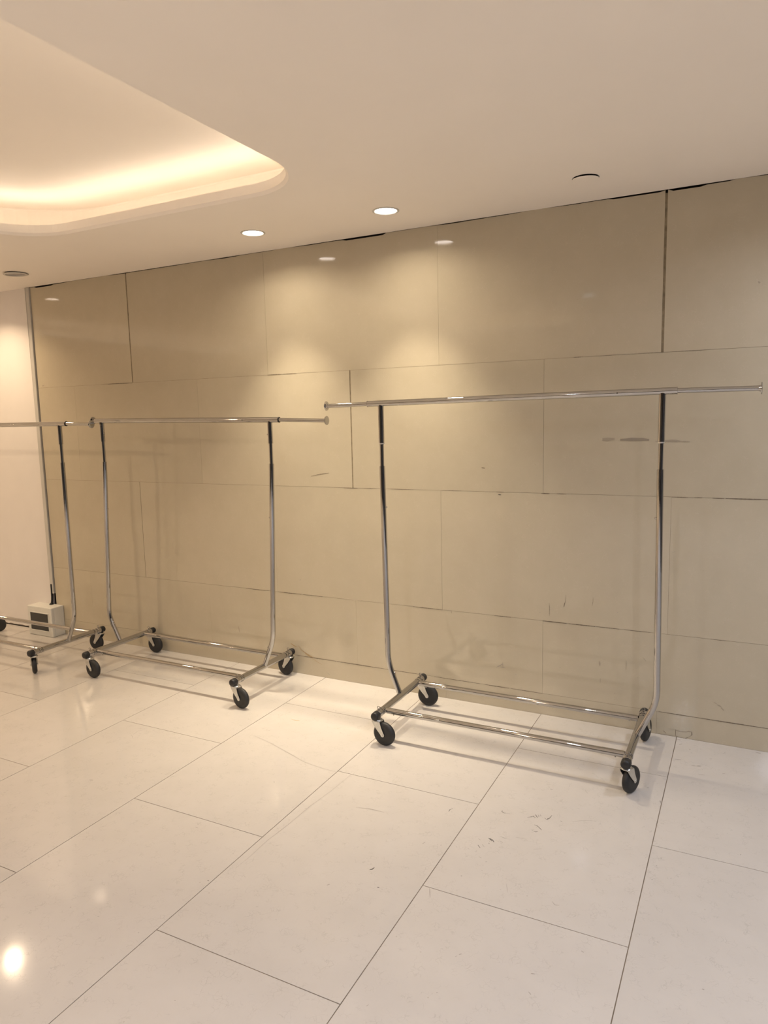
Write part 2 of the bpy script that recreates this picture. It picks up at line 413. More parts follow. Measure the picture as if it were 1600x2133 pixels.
(1,0.0036,[(-0.1305,-0.3152),(-0.1083,-0.3098)]),
(1,0.0045,[(-0.047,-0.271),(-0.037,-0.266)]),
(1,0.0048,[(-0.066,-0.056),(-0.063,-0.059)]),
(1,0.0114,[(0.069,-0.017),(0.088,-0.024)]),
(1,0.0037,[(-0.2251,-0.2203),(-0.2017,-0.2141)]),
(1,0.0039,[(-0.1393,-0.0704),(-0.1379,-0.0730)]),
(1,0.0039,[(-0.1773,-0.0971),(-0.1753,-0.1081)]),
(1,0.0025,[(-0.0813,-0.5212),(-0.0800,-0.5248)]),
(1,0.0025,[(-0.2441,-0.5814),(-0.2402,-0.5927)]),
(1,0.0033,[(-0.0986,-0.1599),(-0.0885,-0.1553)]),
(0,0.0040,[(-0.2945,-0.5027),(-0.2917,-0.5027)])]
WALL_MARKS = [
(3,0.0015,[(-0.7251,0.5913),(-0.7259,0.5665),(-0.7332,0.5347)]),
(3,0.0020,[(-0.7301,0.5536),(-0.7343,0.5329)]),
(3,0.0015,[(-0.8019,0.5442),(-0.7994,0.5136),(-0.8009,0.4837)]),
(3,0.0012,[(-0.6038,0.5906),(-0.6035,0.5729),(-0.6074,0.5503)]),
(1,0.0020,[(-0.8488,0.4946),(-0.8443,0.4939)]),
(1,0.0019,[(-0.4976,0.5309),(-0.4946,0.5345)]),
(1,0.0009,[(-0.2791,0.8170),(-0.2651,0.8236)]),
(1,0.0019,[(-0.8671,1.1381),(-0.8638,1.1382)]),
(4,0.0155,[(-0.575,1.298),(-0.555,1.298),(-0.524,1.300)]),
(5,0.0153,[(-0.500,1.296),(-0.455,1.297),(-0.407,1.297),(-0.383,1.295)]),
(4,0.0097,[(-0.322,1.290),(-0.293,1.291),(-0.260,1.289)]),
(4,0.0035,[(-0.260,1.288),(-0.223,1.286)]),
(4,0.0035,[(-0.358,1.289),(-0.347,1.289)]),
(6,0.0039,[(-2.258,0.167),(-2.239,0.157),(-2.220,0.151)]),
(6,0.0029,[(-2.207,0.160),(-2.188,0.137),(-2.157,0.122),(-2.120,0.108)]),
(6,0.0038,[(-2.164,0.121),(-2.133,0.107),(-2.111,0.104)]),
(6,0.0015,[(-2.1203,0.0993),(-2.0895,0.0842),(-2.0557,0.0714)]),
(3,0.0015,[(-2.6220,0.2242),(-2.6202,0.2082),(-2.6186,0.1887)]),
(1,0.0019,[(-2.0264,0.0300),(-2.0052,0.0194)]),
(0,0.0019,[(-2.0030,-0.0050),(-1.9937,-0.0019)]),
(1,0.0024,[(-2.1831,0.5365),(-2.1735,0.5395)]),
(7,0.0014,[(-1.9136,0.4606),(-1.8751,0.4602),(-1.8400,0.4573),(-1.7993,0.4592)]),
(1,0.0029,[(-1.057,0.199),(-1.037,0.212),(-1.024,0.222)]),
(1,0.0014,[(-1.0247,0.2300),(-1.0239,0.2017)]),
(1,0.0029,[(-1.037,0.204),(-1.013,0.204)]),
(1,0.0034,[(-0.751,0.243),(-0.746,0.244)]),
(1,0.0022,[(-1.0452,0.1373),(-1.0435,0.1326)]),
(4,0.0066,[(-0.571,0.297),(-0.569,0.277)]),
(1,0.0021,[(-0.9371,0.1132),(-0.9276,0.1147)]),
(4,0.0020,[(-0.4546,0.3172),(-0.4551,0.2722)]),
(4,0.0027,[(-0.5031,0.1588),(-0.5002,0.1531)]),
(1,0.0020,[(-0.8452,0.4954),(-0.8422,0.4957)]),
(3,0.0015,[(-1.2898,0.4597),(-1.2865,0.4435)]),
(4,0.0020,[(-0.3854,0.3417),(-0.3715,0.3251)]),
(4,0.0027,[(-0.5653,0.2179),(-0.5664,0.1947)]),
(1,0.0021,[(-0.9612,0.1776),(-0.9564,0.1751)]),
(3,0.0027,[(-2.0836,1.1117),(-2.0470,1.1200),(-2.0108,1.1257),(-1.9691,1.1314)]),
(3,0.0040,[(-1.128,1.169),(-1.111,1.167)]),
(0,0.0040,[(-1.046,1.044),(-1.032,1.042)]),
(4,0.0095,[(0.002,1.904),(0.007,1.897)]),
(4,0.0037,[(-0.096,0.182),(-0.084,0.178)]),
(4,0.0056,[(-0.082,0.174),(-0.066,0.168)]),
(4,0.0074,[(-0.067,0.164),(-0.056,0.153)]),
(4,0.0135,[(-4.141,1.668),(-4.122,1.670)]),
(3,0.0016,[(-0.2424,0.0330),(-0.2416,0.0060)]),
(3,0.0013,[(-0.2423,0.0312),(-0.2199,0.0268),(-0.1978,0.0302),(-0.1885,0.0355)]),
(3,0.0016,[(-0.2416,0.0053),(-0.2254,-0.0003),(-0.2032,0.0003),(-0.1876,0.0091),(-0.1767,0.0205)]),
(0,0.0031,[(-0.177,0.035),(-0.176,0.020)]),
(4,0.0038,[(-0.192,0.034),(-0.179,0.034)]),
(3,0.0016,[(-0.2937,0.0198),(-0.2804,0.0088)]),
(4,0.0013,[(-0.3193,0.0004),(-0.2448,0.0047)]),
(4,0.0010,[(-0.2713,0.0324),(-0.2440,0.0324)]),
(3,0.0041,[(-3.542,1.655),(-3.441,1.655),(-3.340,1.655)]),
(3,0.0036,[(-2.340,1.655),(-2.296,1.655),(-2.252,1.655)]),
(3,0.0027,[(-2.2364,1.6554),(-2.1934,1.6554),(-2.1505,1.6554)]),
(3,0.0027,[(-0.7033,1.6554),(-0.6827,1.6554),(-0.6621,1.6554)]),
(3,0.0017,[(-0.5911,1.6554),(-0.5514,1.6554),(-0.5118,1.6554)]),
(3,0.0017,[(-0.4343,1.6554),(-0.3852,1.6554),(-0.3362,1.6554)]),
(3,0.0017,[(-0.3029,1.6554),(-0.2397,1.6554),(-0.1766,1.6554)]),
(3,0.0031,[(-1.884,1.055),(-1.843,1.055),(-1.801,1.055)]),
(3,0.0024,[(-1.7642,1.0554),(-1.7279,1.0554),(-1.6917,1.0554)]),
(3,0.0024,[(-1.6259,1.0554),(-1.5538,1.0554),(-1.4817,1.0554)]),
(3,0.0020,[(-1.3199,1.0554),(-1.2764,1.0554),(-1.2329,1.0554)]),
(3,0.0024,[(-1.0552,1.0554),(-1.0366,1.0554),(-1.0179,1.0554)]),
(3,0.0035,[(-0.841,1.055),(-0.823,1.055),(-0.804,1.055)]),
(3,0.0031,[(-0.771,1.055),(-0.750,1.055),(-0.728,1.055)]),
(3,0.0029,[(-0.286,1.055),(-0.255,1.055),(-0.224,1.055)]),
(3,0.0031,[(-0.199,1.055),(-0.184,1.055),(-0.169,1.055)]),
(3,0.0035,[(-0.131,1.055),(-0.110,1.055),(-0.088,1.055)]),
(3,0.0038,[(-0.081,1.055),(-0.005,1.055),(0.071,1.055)]),
(3,0.0032,[(-2.556,0.457),(-2.475,0.457),(-2.394,0.457)]),
(3,0.0036,[(-2.328,0.457),(-2.251,0.457),(-2.174,0.457)]),
(3,0.0031,[(-2.162,0.457),(-2.099,0.457),(-2.037,0.457)]),
(3,0.0035,[(-1.498,0.457),(-1.417,0.457),(-1.335,0.457)]),
(3,0.0034,[(-1.066,0.457),(-1.024,0.457),(-0.983,0.457)]),
(3,0.0048,[(-0.831,0.457),(-0.776,0.457),(-0.721,0.457)]),
(3,0.0040,[(-0.711,0.457),(-0.651,0.457),(-0.592,0.457)]),
(3,0.0027,[(-0.5879,0.4573),(-0.5379,0.4573),(-0.4879,0.4573)]),
(3,0.0023,[(-0.4674,0.4573),(-0.4121,0.4573),(-0.3568,0.4573)]),
(3,0.0022,[(-0.1180,0.4573),(-0.0816,0.4573),(-0.0451,0.4573)]),
(3,0.0036,[(-2.216,0.103),(-2.091,0.103),(-1.965,0.103)]),
(3,0.0038,[(-1.959,0.103),(-1.815,0.103),(-1.672,0.103)]),
(3,0.0030,[(-1.672,0.103),(-1.561,0.103),(-1.451,0.103)]),
(3,0.0027,[(-1.3842,0.1032),(-1.2624,0.1032),(-1.1407,0.1032)]),
(3,0.0032,[(-1.116,0.103),(-1.055,0.103),(-0.994,0.103)]),
(3,0.0027,[(-0.9824,0.1032),(-0.9064,0.1032),(-0.8304,0.1032)]),
(3,0.0027,[(-0.3141,0.1032),(-0.2383,0.1032),(-0.1625,0.1032)]),
(3,0.0036,[(-0.163,0.103),(-0.026,0.103),(0.111,0.103)])]


# ---------------------------------------------------------------- room: extents
X0, X1, Y0 = -9.5, 3.6, -9.2

# floor: 0.6 m wide courses running to the wall, 1 m long slabs in running bond
def build_floor():
    bm = bmesh.new(); tone = bm.verts.layers.float_color.new('tone')
    g = 0.0014
    xs = []
    k = -16
    while True:
        x = -0.2365 + 0.5995 * k
        if x > X1: break
        xs.append((k, x)); k += 1
    for k, x in xs:
        xa, xb = max(x, X0), min(x + 0.5995, X1)
        if xb <= X0: continue
        ph = -0.880 if k % 2 == 0 else -0.386
        j = ph + 1.0
        ys = []
        while j > Y0 - 1:
            ys.append(j); j -= 1.0
        for a in ys:
            ya, yb = max(a - 1.0, Y0), min(a, 0.0)
            if yb - ya < .02: continue
            vs = box(bm, xa + g, xb - g, ya + g, yb - (g if yb < -.001 else 0.0), -0.03, 0.0, 0)
            t = random.random(); dz = random.uniform(-.00015, .00015)
            for v in vs:
                v[tone] = (t, random.random() if False else t * .37 % 1, t * .71 % 1, 1)
                if v.co.z > -.01: v.co.z = 0.0
    vs = box(bm, X0, X1, Y0, 0.0, -0.06, -0.0012, 1)
    for c, wd, pts in FLOOR_MARKS:
        ribbon(bm, pts, wd, lambda p: Vector((p.x, p.y, 0.0003)), 2 + c)
    bmesh.ops.recalc_face_normals(bm, faces=bm.faces)
    o = link('floor', bm, [M_FLOOR, M_FGROUT] + MARK)
    return tag(o, kind='structure')
build_floor()

# stone wall: five courses of 1 m slabs in running bond, uneven joints
def build_stone_wall():
    bm = bmesh.new(); tone = bm.verts.layers.float_color.new('tone')
    courses = [(0.0, 0.1032, -0.322), (0.1032, 0.4573, -0.829), (0.4573, 1.0554, -0.334), (1.0554, 1.6554, -0.833), (1.6554, 2.2935, -0.3405)]
    wide = {(4, 0): 0.0050, (3, -1): 0.0034, (4, -3): 0.0036, (2, -3): 0.0015}
    def topgap(x):
        g = 0.0022 + 0.0014 * math.sin(x * 9.1) + 0.001 * math.sin(x * 23.7)
        for a, b, h in ((-1.84, -1.62, .0085), (-.56, -.35, .006), (-.33, -.2, .0085), (-4.13, -3.97, .009), (-3.3, -2.9, .003), (-1.30, -1.10, .0035), (-.2, -.1, .004)):
            if a < x < b: g = max(g, h)
        return g
    xl, xr = -4.181, X1
    for ci, (z0, z1, ph) in enumerate(courses):
        js = sorted([ph + k for k in range(-4, 5)])
        if ci == 4: js = sorted([-3.3345, -2.3360, -1.3390, -0.3405, 0.66, 1.66, 2.66])
        if ci == 3: js = sorted([-3.842, -2.834, -1.8282, -0.8335, 0.17, 1.17, 2.17, 3.17])
        if ci == 2: js = sorted([-3.3325, -2.334, -1.3363, -0.2880, 0.71, 1.71, 2.71])
        if ci == 1: js = sorted([-3.83, -2.827, -1.83, -0.8305, 0.17, 1.17, 2.17, 3.17])
        js = [xl] + [j for j in js if xl + .05 < j < xr - .02] + [xr]
        for a, b in zip(js, js[1:]):
            def half(x):
                key = None
                for (c_, k_), h in wide.items():
                    ref = {4: -0.3405, 3: -0.8335, 2: -0.3363}[c_]
                    if c_ == ci and abs(x - (ref + k_)) < .01: key = h
                return key if key else 0.0004
            xa, xb = a + (half(a) if a > xl else 0), b - (half(b) if b < xr else 0)
            t = random.random()
            if ci < 4:
                vs = box(bm, xa, xb, 0, .02, z0 + (.0005 if ci else 0.0), z1 - .0005, 0)
            else:
                n = max(2, int((xb - xa) / .02)); vs = []
                cols = []
                for i in range(n + 1):
                    x = xa + (xb - xa) * i / n
                    zt = CEIL - topgap(x)
                    cols.append([bm.verts.new((x, 0, z0 + .0005)), bm.verts.new((x, 0, zt)), bm.verts.new((x, .02, zt)), bm.verts.new((x, .02, z0 + .0005))])
                for p, q in zip(cols, cols[1:]):
                    for k in range(4):
                        bm.faces.new((p[k], p[(k + 1) % 4], q[(k + 1) % 4], q[k]))
                bm.faces.new(cols[0]); bm.faces.new(list(reversed(cols[-1])))
                vs = [v for c_ in cols for v in c_]
            tx, tz, dy = random.uniform(-.0010, .0010), random.uniform(-.0010, .0010), random.uniform(-.0001, .0002)
            xm, zm = (xa + xb) / 2, (z0 + z1) / 2
            for v in vs:
                v[tone] = (t, t * .37 % 1, t * .71 % 1, 1)
                if v.co.y < .01: v.co.y += max(0, dy + .0006 + (v.co.x - xm) * tx + (v.co.z - zm) * tz)
    box(bm, xl, xr, .0022, .018, 0, 2.284, 1)
    for c, wd, pts in WALL_MARKS:
        ribbon(bm, pts, wd, lambda p: Vector((p.x, -0.0004, p.y)), 2 + c)
    bmesh.ops.recalc_face_normals(bm, faces=bm.faces)
    return tag(link('wall_back', bm, [M_WALL, M_WGROUT] + MARK), kind='structure')
build_stone_wall()

# backing wall, coloured near-black for the shade behind the slabs (seen only through gaps)
bm = bmesh.new(); box(bm, X0, X1, .05, .12, -.06, 2.75)
tag(link('void_backing_1', bm, M_VOID), kind='structure')

# white painted stretch of the back wall, with the plaster broken along its foot
bm = bmesh.new()
n = 160; xa, xb = X0, -4.232
front = []
for i in range(n + 1):
    x = xa + (xb - xa) * (1 - (1 - i / n) ** 1.8)
    front.append((x, 0.0))
bt = [bm.verts.new((x, 0.0, 0.006 + 0.010 * random.random() * (0.4 + 0.6 * math.sin(x * 17) ** 2))) for x, _ in front]
tp = [bm.verts.new((x, 0.0, CEIL)) for x, _ in front]
bb = [bm.verts.new((x, 0.03, v.co.z)) for (x, _), v in zip(front, bt)]
tb = [bm.verts.new((x, 0.03, CEIL)) for x, _ in front]
for i in range(n):
    bm.faces.new((bt[i], bt[i + 1], tp[i + 1], tp[i])); bm.faces.new((bb[i + 1], bb[i], tb[i], tb[i + 1]))
    bm.faces.new((bb[i], bb[i + 1], bt[i + 1], bt[i])); bm.faces.new((tp[i], tp[i + 1], tb[i + 1], tb[i]))
bm.faces.new((bt[-1], bb[-1], tb[-1], tp[-1])); bm.faces.new((bb[0], bt[0], tp[0], tb[0]))
box(bm, X0, -4.232, .012, .03, 0, .03, 1)
bmesh.ops.recalc_face_normals(bm, faces=bm.faces)
tag(link('wall_left', bm, [M_PAINT, plain('broken_plaster', (0.45, 0.36, 0.28), 0.9, noise=.3, nscale=60)]), kind='structure')

# outer walls of the hall, dark shop fronts behind the camera
bm = bmesh.new(); box(bm, X0 - .1, X0, Y0, 0.0, 0, CEIL); tag(link('wall_far_left', bm, M_PAINT), kind='structure')
bm = bmesh.new(); box(bm, X0, X1, Y0 - .1, Y0, 0, CEIL); tag(link('wall_front', bm, M_DARKWALL), kind='structure')
bm = bmesh.new(); box(bm, X1, X1 + .1, Y0, 0.0, 0, CEIL); tag(link('wall_right', bm, M_DARKWALL), kind='structure')

# ceiling with two raised coves
def rrect(x0, x1, y0, y1, R, off=0.0, n=16):
    x0 -= off; x1 += off; y0 -= off; y1 += off; R += off
    pts = []
    for cx, cy, a0 in ((x1 - R, y1 - R, 0), (x0 + R, y1 - R, 90), (x0 + R, y0 + R, 180), (x1 - R, y0 + R, 270)):
        for k in range(n + 1):
            a = math.radians(a0 + 90 * k / n)
            pts.append((cx + R * math.cos(a), cy + R * math.sin(a)))
    return pts
COVES = [(-3.17, -1.495, -4.45, -0.775, 0.30), (-6.55, -4.90, -4.45, -0.775, 0.30)]
Z_UP = 2.480
PROF = [(0, CEIL), (-.010, CEIL + .012), (-.010, CEIL + .047), (.25, CEIL + .047), (.25, Z_UP - .005), (.245, Z_UP)]
LAMP_R = 0.047
bm = bmesh.new()
edges = []
def loop_edges(pts, z):
    vs = [bm.verts.new((x, y, z)) for x, y in pts]
    es = [bm.edges.new((vs[i], vs[(i + 1) % len(vs)])) for i in range(len(vs))]
    return vs, es
_, e = loop_edges([(X0, Y0), (X1, Y0), (X1, 0.0), (X0, 0.0)], CEIL); edges += e
tops = []
for cv in COVES:
    v0, e = loop_edges(rrect(*cv, off=0), CEIL); edges += e
    prev = v0
    for off, z in PROF[1:]:
        cur = [bm.verts.new((x, y, z)) for x, y in rrect(*cv, off=off)]
        for i in range(len(cur)):
            bm.faces.new((prev[i], prev[(i + 1) % len(cur)], cur[(i + 1) % len(cur)], cur[i]))
        prev = cur
    tops.append(bm.faces.new(prev))
def in_cove(x, y): return any(c[0] - .1 < x < c[1] + .1 and c[2] - .1 < y < c[3] + .1 for c in COVES)
holes = [(l[0], l[1], LAMP_R + .004) for l in LAMPS] + [(l[0], l[1], LAMP_R + .004) for l in REAR if l[2] == CEIL] + [(-3.861, -.333, .056), (-.597, -.316, .050)]
for hx, hy, hr in holes:
    cur, e = loop_edges([(hx + hr * math.cos(a * math.pi / 20), hy + hr * math.sin(a * math.pi / 20)) for a in range(40)], CEIL); edges += e
    up_ = [bm.verts.new((v.co.x, v.co.y, CEIL + .012)) for v in cur]
    for i in range(40): bm.faces.new((cur[i], cur[(i + 1) % 40], up_[(i + 1) % 40], up_[i]))
bmesh.ops.triangle_fill(bm, edges=edges, use_beauty=True)
for f in tops: f.material_index = 0
ceil = tag(link('ceiling', bm, M_CEIL), kind='structure')
# roof slab closing the void above the ceiling
bm = bmesh.new(); box(bm, X0 - .1, X1 + .1, Y0 - .1, .2, 2.62, 2.72); tag(link('void_backing_2', bm, M_VOID), kind='structure')

# cove light strips lying on the ledge
for i, cv in enumerate(COVES):
    bm = bmesh.new()
    prev = None; first = None
    pin, pout = rrect(*cv, off=.020), rrect(*cv, off=.034)
    zb, zt = CEIL + .0475, CEIL + .0525
    rings = [[bm.verts.new((a[0], a[1], zb)), bm.verts.new((b[0], b[1], zb)), bm.verts.new((b[0], b[1], zt)), bm.verts.new((a[0], a[1], zt))] for a, b in zip(pin, pout)]
    for k in range(len(rings)):
        A, B = rings[k], rings[(k + 1) % len(rings)]
        for j in range(4): bm.faces.new((A[j], B[j], B[(j + 1) % 4], A[(j + 1) % 4]))
    bmesh.ops.recalc_face_normals(bm, faces=bm.faces)
    o = link('cove_light_strip', bm, M_STRIP)
    tag(o, ['warm glowing light strip hidden behind the edge of the rounded ceiling cove', 'warm glowing light strip in the further cove beyond the left of the picture'][i], 'light strip')

# ---------------------------------------------------------------- ceiling fittings
def disc(bm, cx, cy, z, r, mi=0, seg=40):
    vs = [bm.verts.new((cx + r * math.cos(2 * math.pi * k / seg), cy + r * math.sin(2 * math.pi * k / seg), z)) for k in range(seg)]
    bm.faces.new(list(reversed(vs))).material_index = mi

def downlight(x, y, z, watts, col, strength, cone, label, group='lit round downlights in a row by the stone wall', size=0.088):
    t = empty('ceiling_downlight', (x, y, z))
    tag(t, label, 'downlight', group)
    bm = bmesh.new()
    turned_ring(bm, [(0.058, -0.0002), (0.058, -0.0022), (0.0505, -0.0035), (0.0475, -0.0015), (0.0465, 0.006), (0.0485, 0.006), (0.0495, -0.0002)])
    link('trim_ring', bm, M_TRIM, t, 40)
    bm = bmesh.new(); disc(bm, 0, 0, 0.004, 0.0467)
    link('lens', bm, emit('lit_lens', (col[0], col[1] * 1.03, min(1, col[2] * 1.25)), strength), t)
    def beam(nm, pw, sp):
        ld = bpy.data.lights.new(nm, 'AREA'); ld.shape = 'DISK'; ld.size = size
        ld.energy = pw; ld.color = col; ld.spread = math.radians(sp)
        lo = bpy.data.objects.new(nm, ld); C.objects.link(lo); lo.parent = t; lo.location = (0, 0, 0.002)
    beam('downlight_beam', watts, cone)
    if cone < 100: beam('downlight_spill', watts * SPILL, 150)     # reflector spill outside the narrow beam
    return t

def turned_ring(bm, prof, seg=48):
    rings = [[bm.verts.new((r * math.cos(2 * math.pi * k / seg), r * math.sin(2 * math.pi * k / seg), z)) for k in range(seg)] for r, z in prof]
    n = len(rings)
    for i in range(n):
        a, b = rings[i], rings[(i + 1) % n]
        for k in range(seg): bm.faces.new((a[k], a[(k + 1) % seg], b[(k + 1) % seg], b[k]))
    bmesh.ops.recalc_face_normals(bm, faces=bm.faces)

for l in LAMPS: downlight(*l[:8])
for x, y, z, wt, col, lab in REAR:
    downlight(x, y, z, wt * REAR_GAIN, col, 4, 160, lab, 'ceiling downlights of the hall behind the camera', 0.06)

# unlit downlight hanging slightly out of its hole
t = empty('ceiling_downlight', (-3.861, -0.333, CEIL)); t.rotation_euler = (math.radians(2.5), 0, 0)
tag(t, 'unlit round ceiling downlight with a dull grey lens, above the white wall corner', 'downlight')
bm = bmesh.new(); turned_ring(bm, [(0.068, -0.006), (0.066, -0.0095), (0.055, -0.010), (0.053, -0.006), (0.053, 0.0), (0.055, 0.0), (0.056, -0.006)])
link('trim_ring', bm, M_TRIM, t, 40)
bm = bmesh.new(); disc(bm, 0, 0, -0.005, 0.0535); link('lens', bm, M_LENS_OFF, t)
# blanking cap
t = empty('blanking_cap', (-0.597, -0.316, CEIL)); t.rotation_euler = (math.radians(3.5), math.radians(1.0), 0)
tag(t, 'round beige blanking cap hanging loose in the ceiling above the stone wall', 'cap')
bm = bmesh.new(); turned(bm, (0, 0, -0.0052), (0, 0, 1), [(0, .040), (.0006, .0475), (.0022, .049), (.003, .049)], 48)
link('cover', bm, M_CEIL, t, 40)
bm = bmesh.new(); turned(bm, (0, 0, -0.0022), (0, 0, 1), [(0, .03), (.02, .03)], 24); link('clip', bm, M_HOLE, t)

# ---------------------------------------------------------------- clothes racks
R_CB, R_RAIL, R_UP, R_IN, Z_CB = 0.0155, 0.0125, 0.0127, 0.0095, 0.132
CAST_Y = 0.236

def caster_meshes():
    """swivel caster: stem on the origin, wheel trailing along +x"""
    bm = bmesh.new()
    tr, zr = 0.034, 0.052
    turned(bm, (0, 0, 0.1055), (0, 0, 1), [(0, .019), (.0015, .0225), (.0045, .0225), (.006, .0205), (.008, .0195), (.0095, .012), (.012, .009), (.016, .009)], 28)
    # crown plate joining the legs, then two tapered legs
    for s in (-1, 1):
        prof = [(-0.019, 0.1075), (0.021, 0.1075), (0.030, 0.080), (tr + .0085, zr + .002), (tr + .0065, zr - .0065), (tr, zr - .0095), (tr - .0070, zr - .0065), (tr - .0095, zr), (0.004, 0.074), (-0.012, 0.094)]
        ya, yb = s * .0165, s * .0188
        a = [bm.verts.new((x, ya if z < .1 else ya * .98, z)) for x, z in prof]
        b = [bm.verts.new((x, yb, z)) for x, z in prof]
        bm.faces.new(a); bm.faces.new(list(reversed(b)))
        for k in range(len(prof)):
            bm.faces.new((a[k], b[k], b[(k + 1) % len(prof)], a[(k + 1) % len(prof)]))
    box(bm, -.019, .021, -.0188, .0188, .1058, .1080)
    bmesh.ops.recalc_face_normals(bm, faces=bm.faces)
    fork = bm
    bm = bmesh.new()
    turned(bm, (tr, -.0140, zr), (0, 1, 0), [(0, .011), (.0005, .030), (.0005, .040), (.003, .046), (.007, .0505), (.011, .0518), (.017, .0518), (.021, .0505), (.025, .046), (.0275, .040), (.0275, .030), (.028, .011)], 44)
    wheel = bm
    bm = bmesh.new()
    turned(bm, (tr, -.0215, zr), (0, 1, 0), [(0, .003), (.0008, .0046), (.0028, .0046), (.0030, .0028), (.0400, .0028), (.0402, .0046), (.0422, .0046), (.043, .003)], 12)
    bolt = bm
    return fork, wheel, bolt
def mesh_of(name, bm, m, ang):
    me = bpy.data.meshes.new(name); bm.to_mesh(me); bm.free(); me.materials.append(m)
    me.shade_smooth(); me.set_sharp_from_angle(angle=math.radians(ang)); return me
_f, _w, _b = caster_meshes()
ME_FORK, ME_WHEEL, ME_BOLT = mesh_of('caster', _f, M_ZINC, 35), mesh_of('wheel', _w, M_RUBBER, 50), mesh_of('axle_bolt', _b, M_ZINC, 40)

def child(name, me, parent):
    o = bpy.data.objects.new(name, me); C.objects.link(o); o.parent = parent; return o

def clothes_rack(label, cx, cy, upL, upR, railL, railR, mainx, ends, casters, spacer=False, tilt=0.0):
    """upL/upR: (x at bend, x at top); railL/railR: rail height at the uprights; mainx: span of main rail; ends: x of the two discs with z"""
    t = empty('clothes_rack', (cx, cy, 0)); t.rotation_euler.z = math.radians(tilt)
    tag(t, label, 'clothes rack', 'chrome rolling clothes racks')
    # crossbars at both ends of the base
    for s in (-1, 1):
        x = .52 * s
        bm = bmesh.new()
        tube(bm, [(x, -.243, Z_CB), (x, .243, Z_CB)], R_CB, 28)
        cb = link('crossbar', bm, M_CHROME, t, 40)
        for q in (-1, 1):
            bm = bmesh.new()
            turned(bm, (x, q * .238, Z_CB), (0, q, 0), [(0, .0175), (.002, .0188), (.008, .0178), (.012, .0188), (.018, .0178), (.024, .0184), (.028, .0165), (.030, .012)], 24)
            link('end_cap', bm, M_CAP, cb, 50)
            bm = bmesh.new()
            turned(bm, (x, q * .212, Z_CB), (0, q, 0), [(0, .0165), (.001, .0176), (.022, .0176), (.023, .0165)], 28)
            turned(bm, (x, q * .186, Z_CB), (0, q, 0), [(0, .0156), (.001, .0172), (.006, .0172), (.007, .0156)], 28)
            link('collar', bm, M_CHROME, cb, 40)
            bm = bmesh.new()
            turned(bm, (x, q * .2035, Z_CB), (0, q, 0), [(0, .0161), (.0018, .0161)], 28)
            turned(bm, (x, q * .1830, Z_CB), (0, q, 0), [(0, .0161), (.0018, .0161)], 28)
            link('rubber_ring', bm, M_CAP, cb, 40)
            # screw with a ring head on top of the collar
            bm = bmesh.new()
            turned(bm, (x, q * .223, Z_CB + .016), (0, 0, 1), [(0, .0045), (.003, .0045), (.0035, .002), (.006, .002)], 12)
            pts = [(x + .0065 * math.cos(a * math.pi / 8), q * .223, Z_CB + .0270 + .0055 * math.sin(a * math.pi / 8)) for a in range(17)]
            tube(bm, pts, .0017, 8)
            link('thumb_screw', bm, M_CHROME, cb, 50)
    # long base rails
    for q in (-1, 1):
        bm = bmesh.new()
        y = .178 * q
        tube(bm, [(-.505, y, Z_CB), (.505, y, Z_CB)], R_RAIL, 28)
        for s in (-1, 1):
            tube(bm, [(s * .50, y, Z_CB), (s * .42, y, Z_CB)], R_RAIL + .0007, 28)
            turned(bm, (s * .470, y, Z_CB - .002), (0, 0, -1), [(0, .004), (.0135, .004), (.0150, .003)], 12)
        link('base_rail', bm, M_CHROME, t, 40)
    # uprights
    for s, (xb, xt), zr in ((-1, upL, railL), (1, upR, railR)):
        foot = s * .524
        path = fillet([(foot, 0, Z_CB + .004), (xb, 0, .285), (xt, 0, 1.198)], .05, 8)
        bm = bmesh.new(); tube(bm, path, R_UP, 26)
        upo = link('upright', bm, M_CHROME, t, 40)
        bm = bmesh.new(); tube(bm, [(xt, 0, 1.18), (xt, 0, zr - .05)], R_IN, 24)
        link('inner_tube', bm, M_CHROME, upo, 40)
        z0 = zr - .115
        bm = bmesh.new()
        tube(bm, [(xt, 0, z0), (xt, 0, zr - .008)], R_UP, 26)
        turned(bm, (xt, 0, z0 + .001), (0, 0, -1), [(0, .0132), (.002, .0132)], 26)
        link('rail_sleeve', bm, M_CHROME, upo, 40)
        if spacer:
            bm = bmesh.new()
            tube(bm, [(xt, 0, 1.301), (xt, 0, z0 - .0015)], R_UP, 26)
            link('spacer_tube', bm, M_CHROME, upo, 40)
            bm = bmesh.new()
            turned(bm, (xt, 0, 1.296), (0, 0, 1), [(0, .0115), (.0008, .0130), (.005, .0130), (.0055, .0120)], 26)
            link('collar_ring', bm, plain('bright_zinc', (.85, .83, .80), .35, 1.0), upo, 40)
        spots = []
        for zz in (1.012 if spacer else .925, 0.238):
            f = (zz - .285) / (1.198 - .285)
            spots.append((xb + (xt - xb) * f if zz > .285 else foot + (xb - foot) * (zz - Z_CB) / (.285 - Z_CB), zz))
        if not spacer: spots.append((xt, zr - .072))
        for xx, zz in spots:
            bm = bmesh.new(); turned(bm, (xx - s * .0115, 0, zz), (-s, 0, 0), [(0, .0042), (.0055, .0042), (.0075, .0025)], 12)
            link('spring_button', bm, M_CHROME, upo, 40)
    # hanging rail
    (xl, xr) = mainx
    def zat(x): return railL + (railR - railL) * (x - upL[1]) / (upR[1] - upL[1])
    bm = bmesh.new(); tube(bm, [(xl, 0, zat(xl)), (0, 0, zat(0) + .001), (xr, 0, zat(xr))], .0132, 28)
    turned(bm, (upR[1] - .16, -.0115, zat(upR[1] - .16)), (0, -1, 0), [(0, .0028), (.0025, .0028)], 10)
    link('hanging_rail', bm, M_CHROME, t, 40)
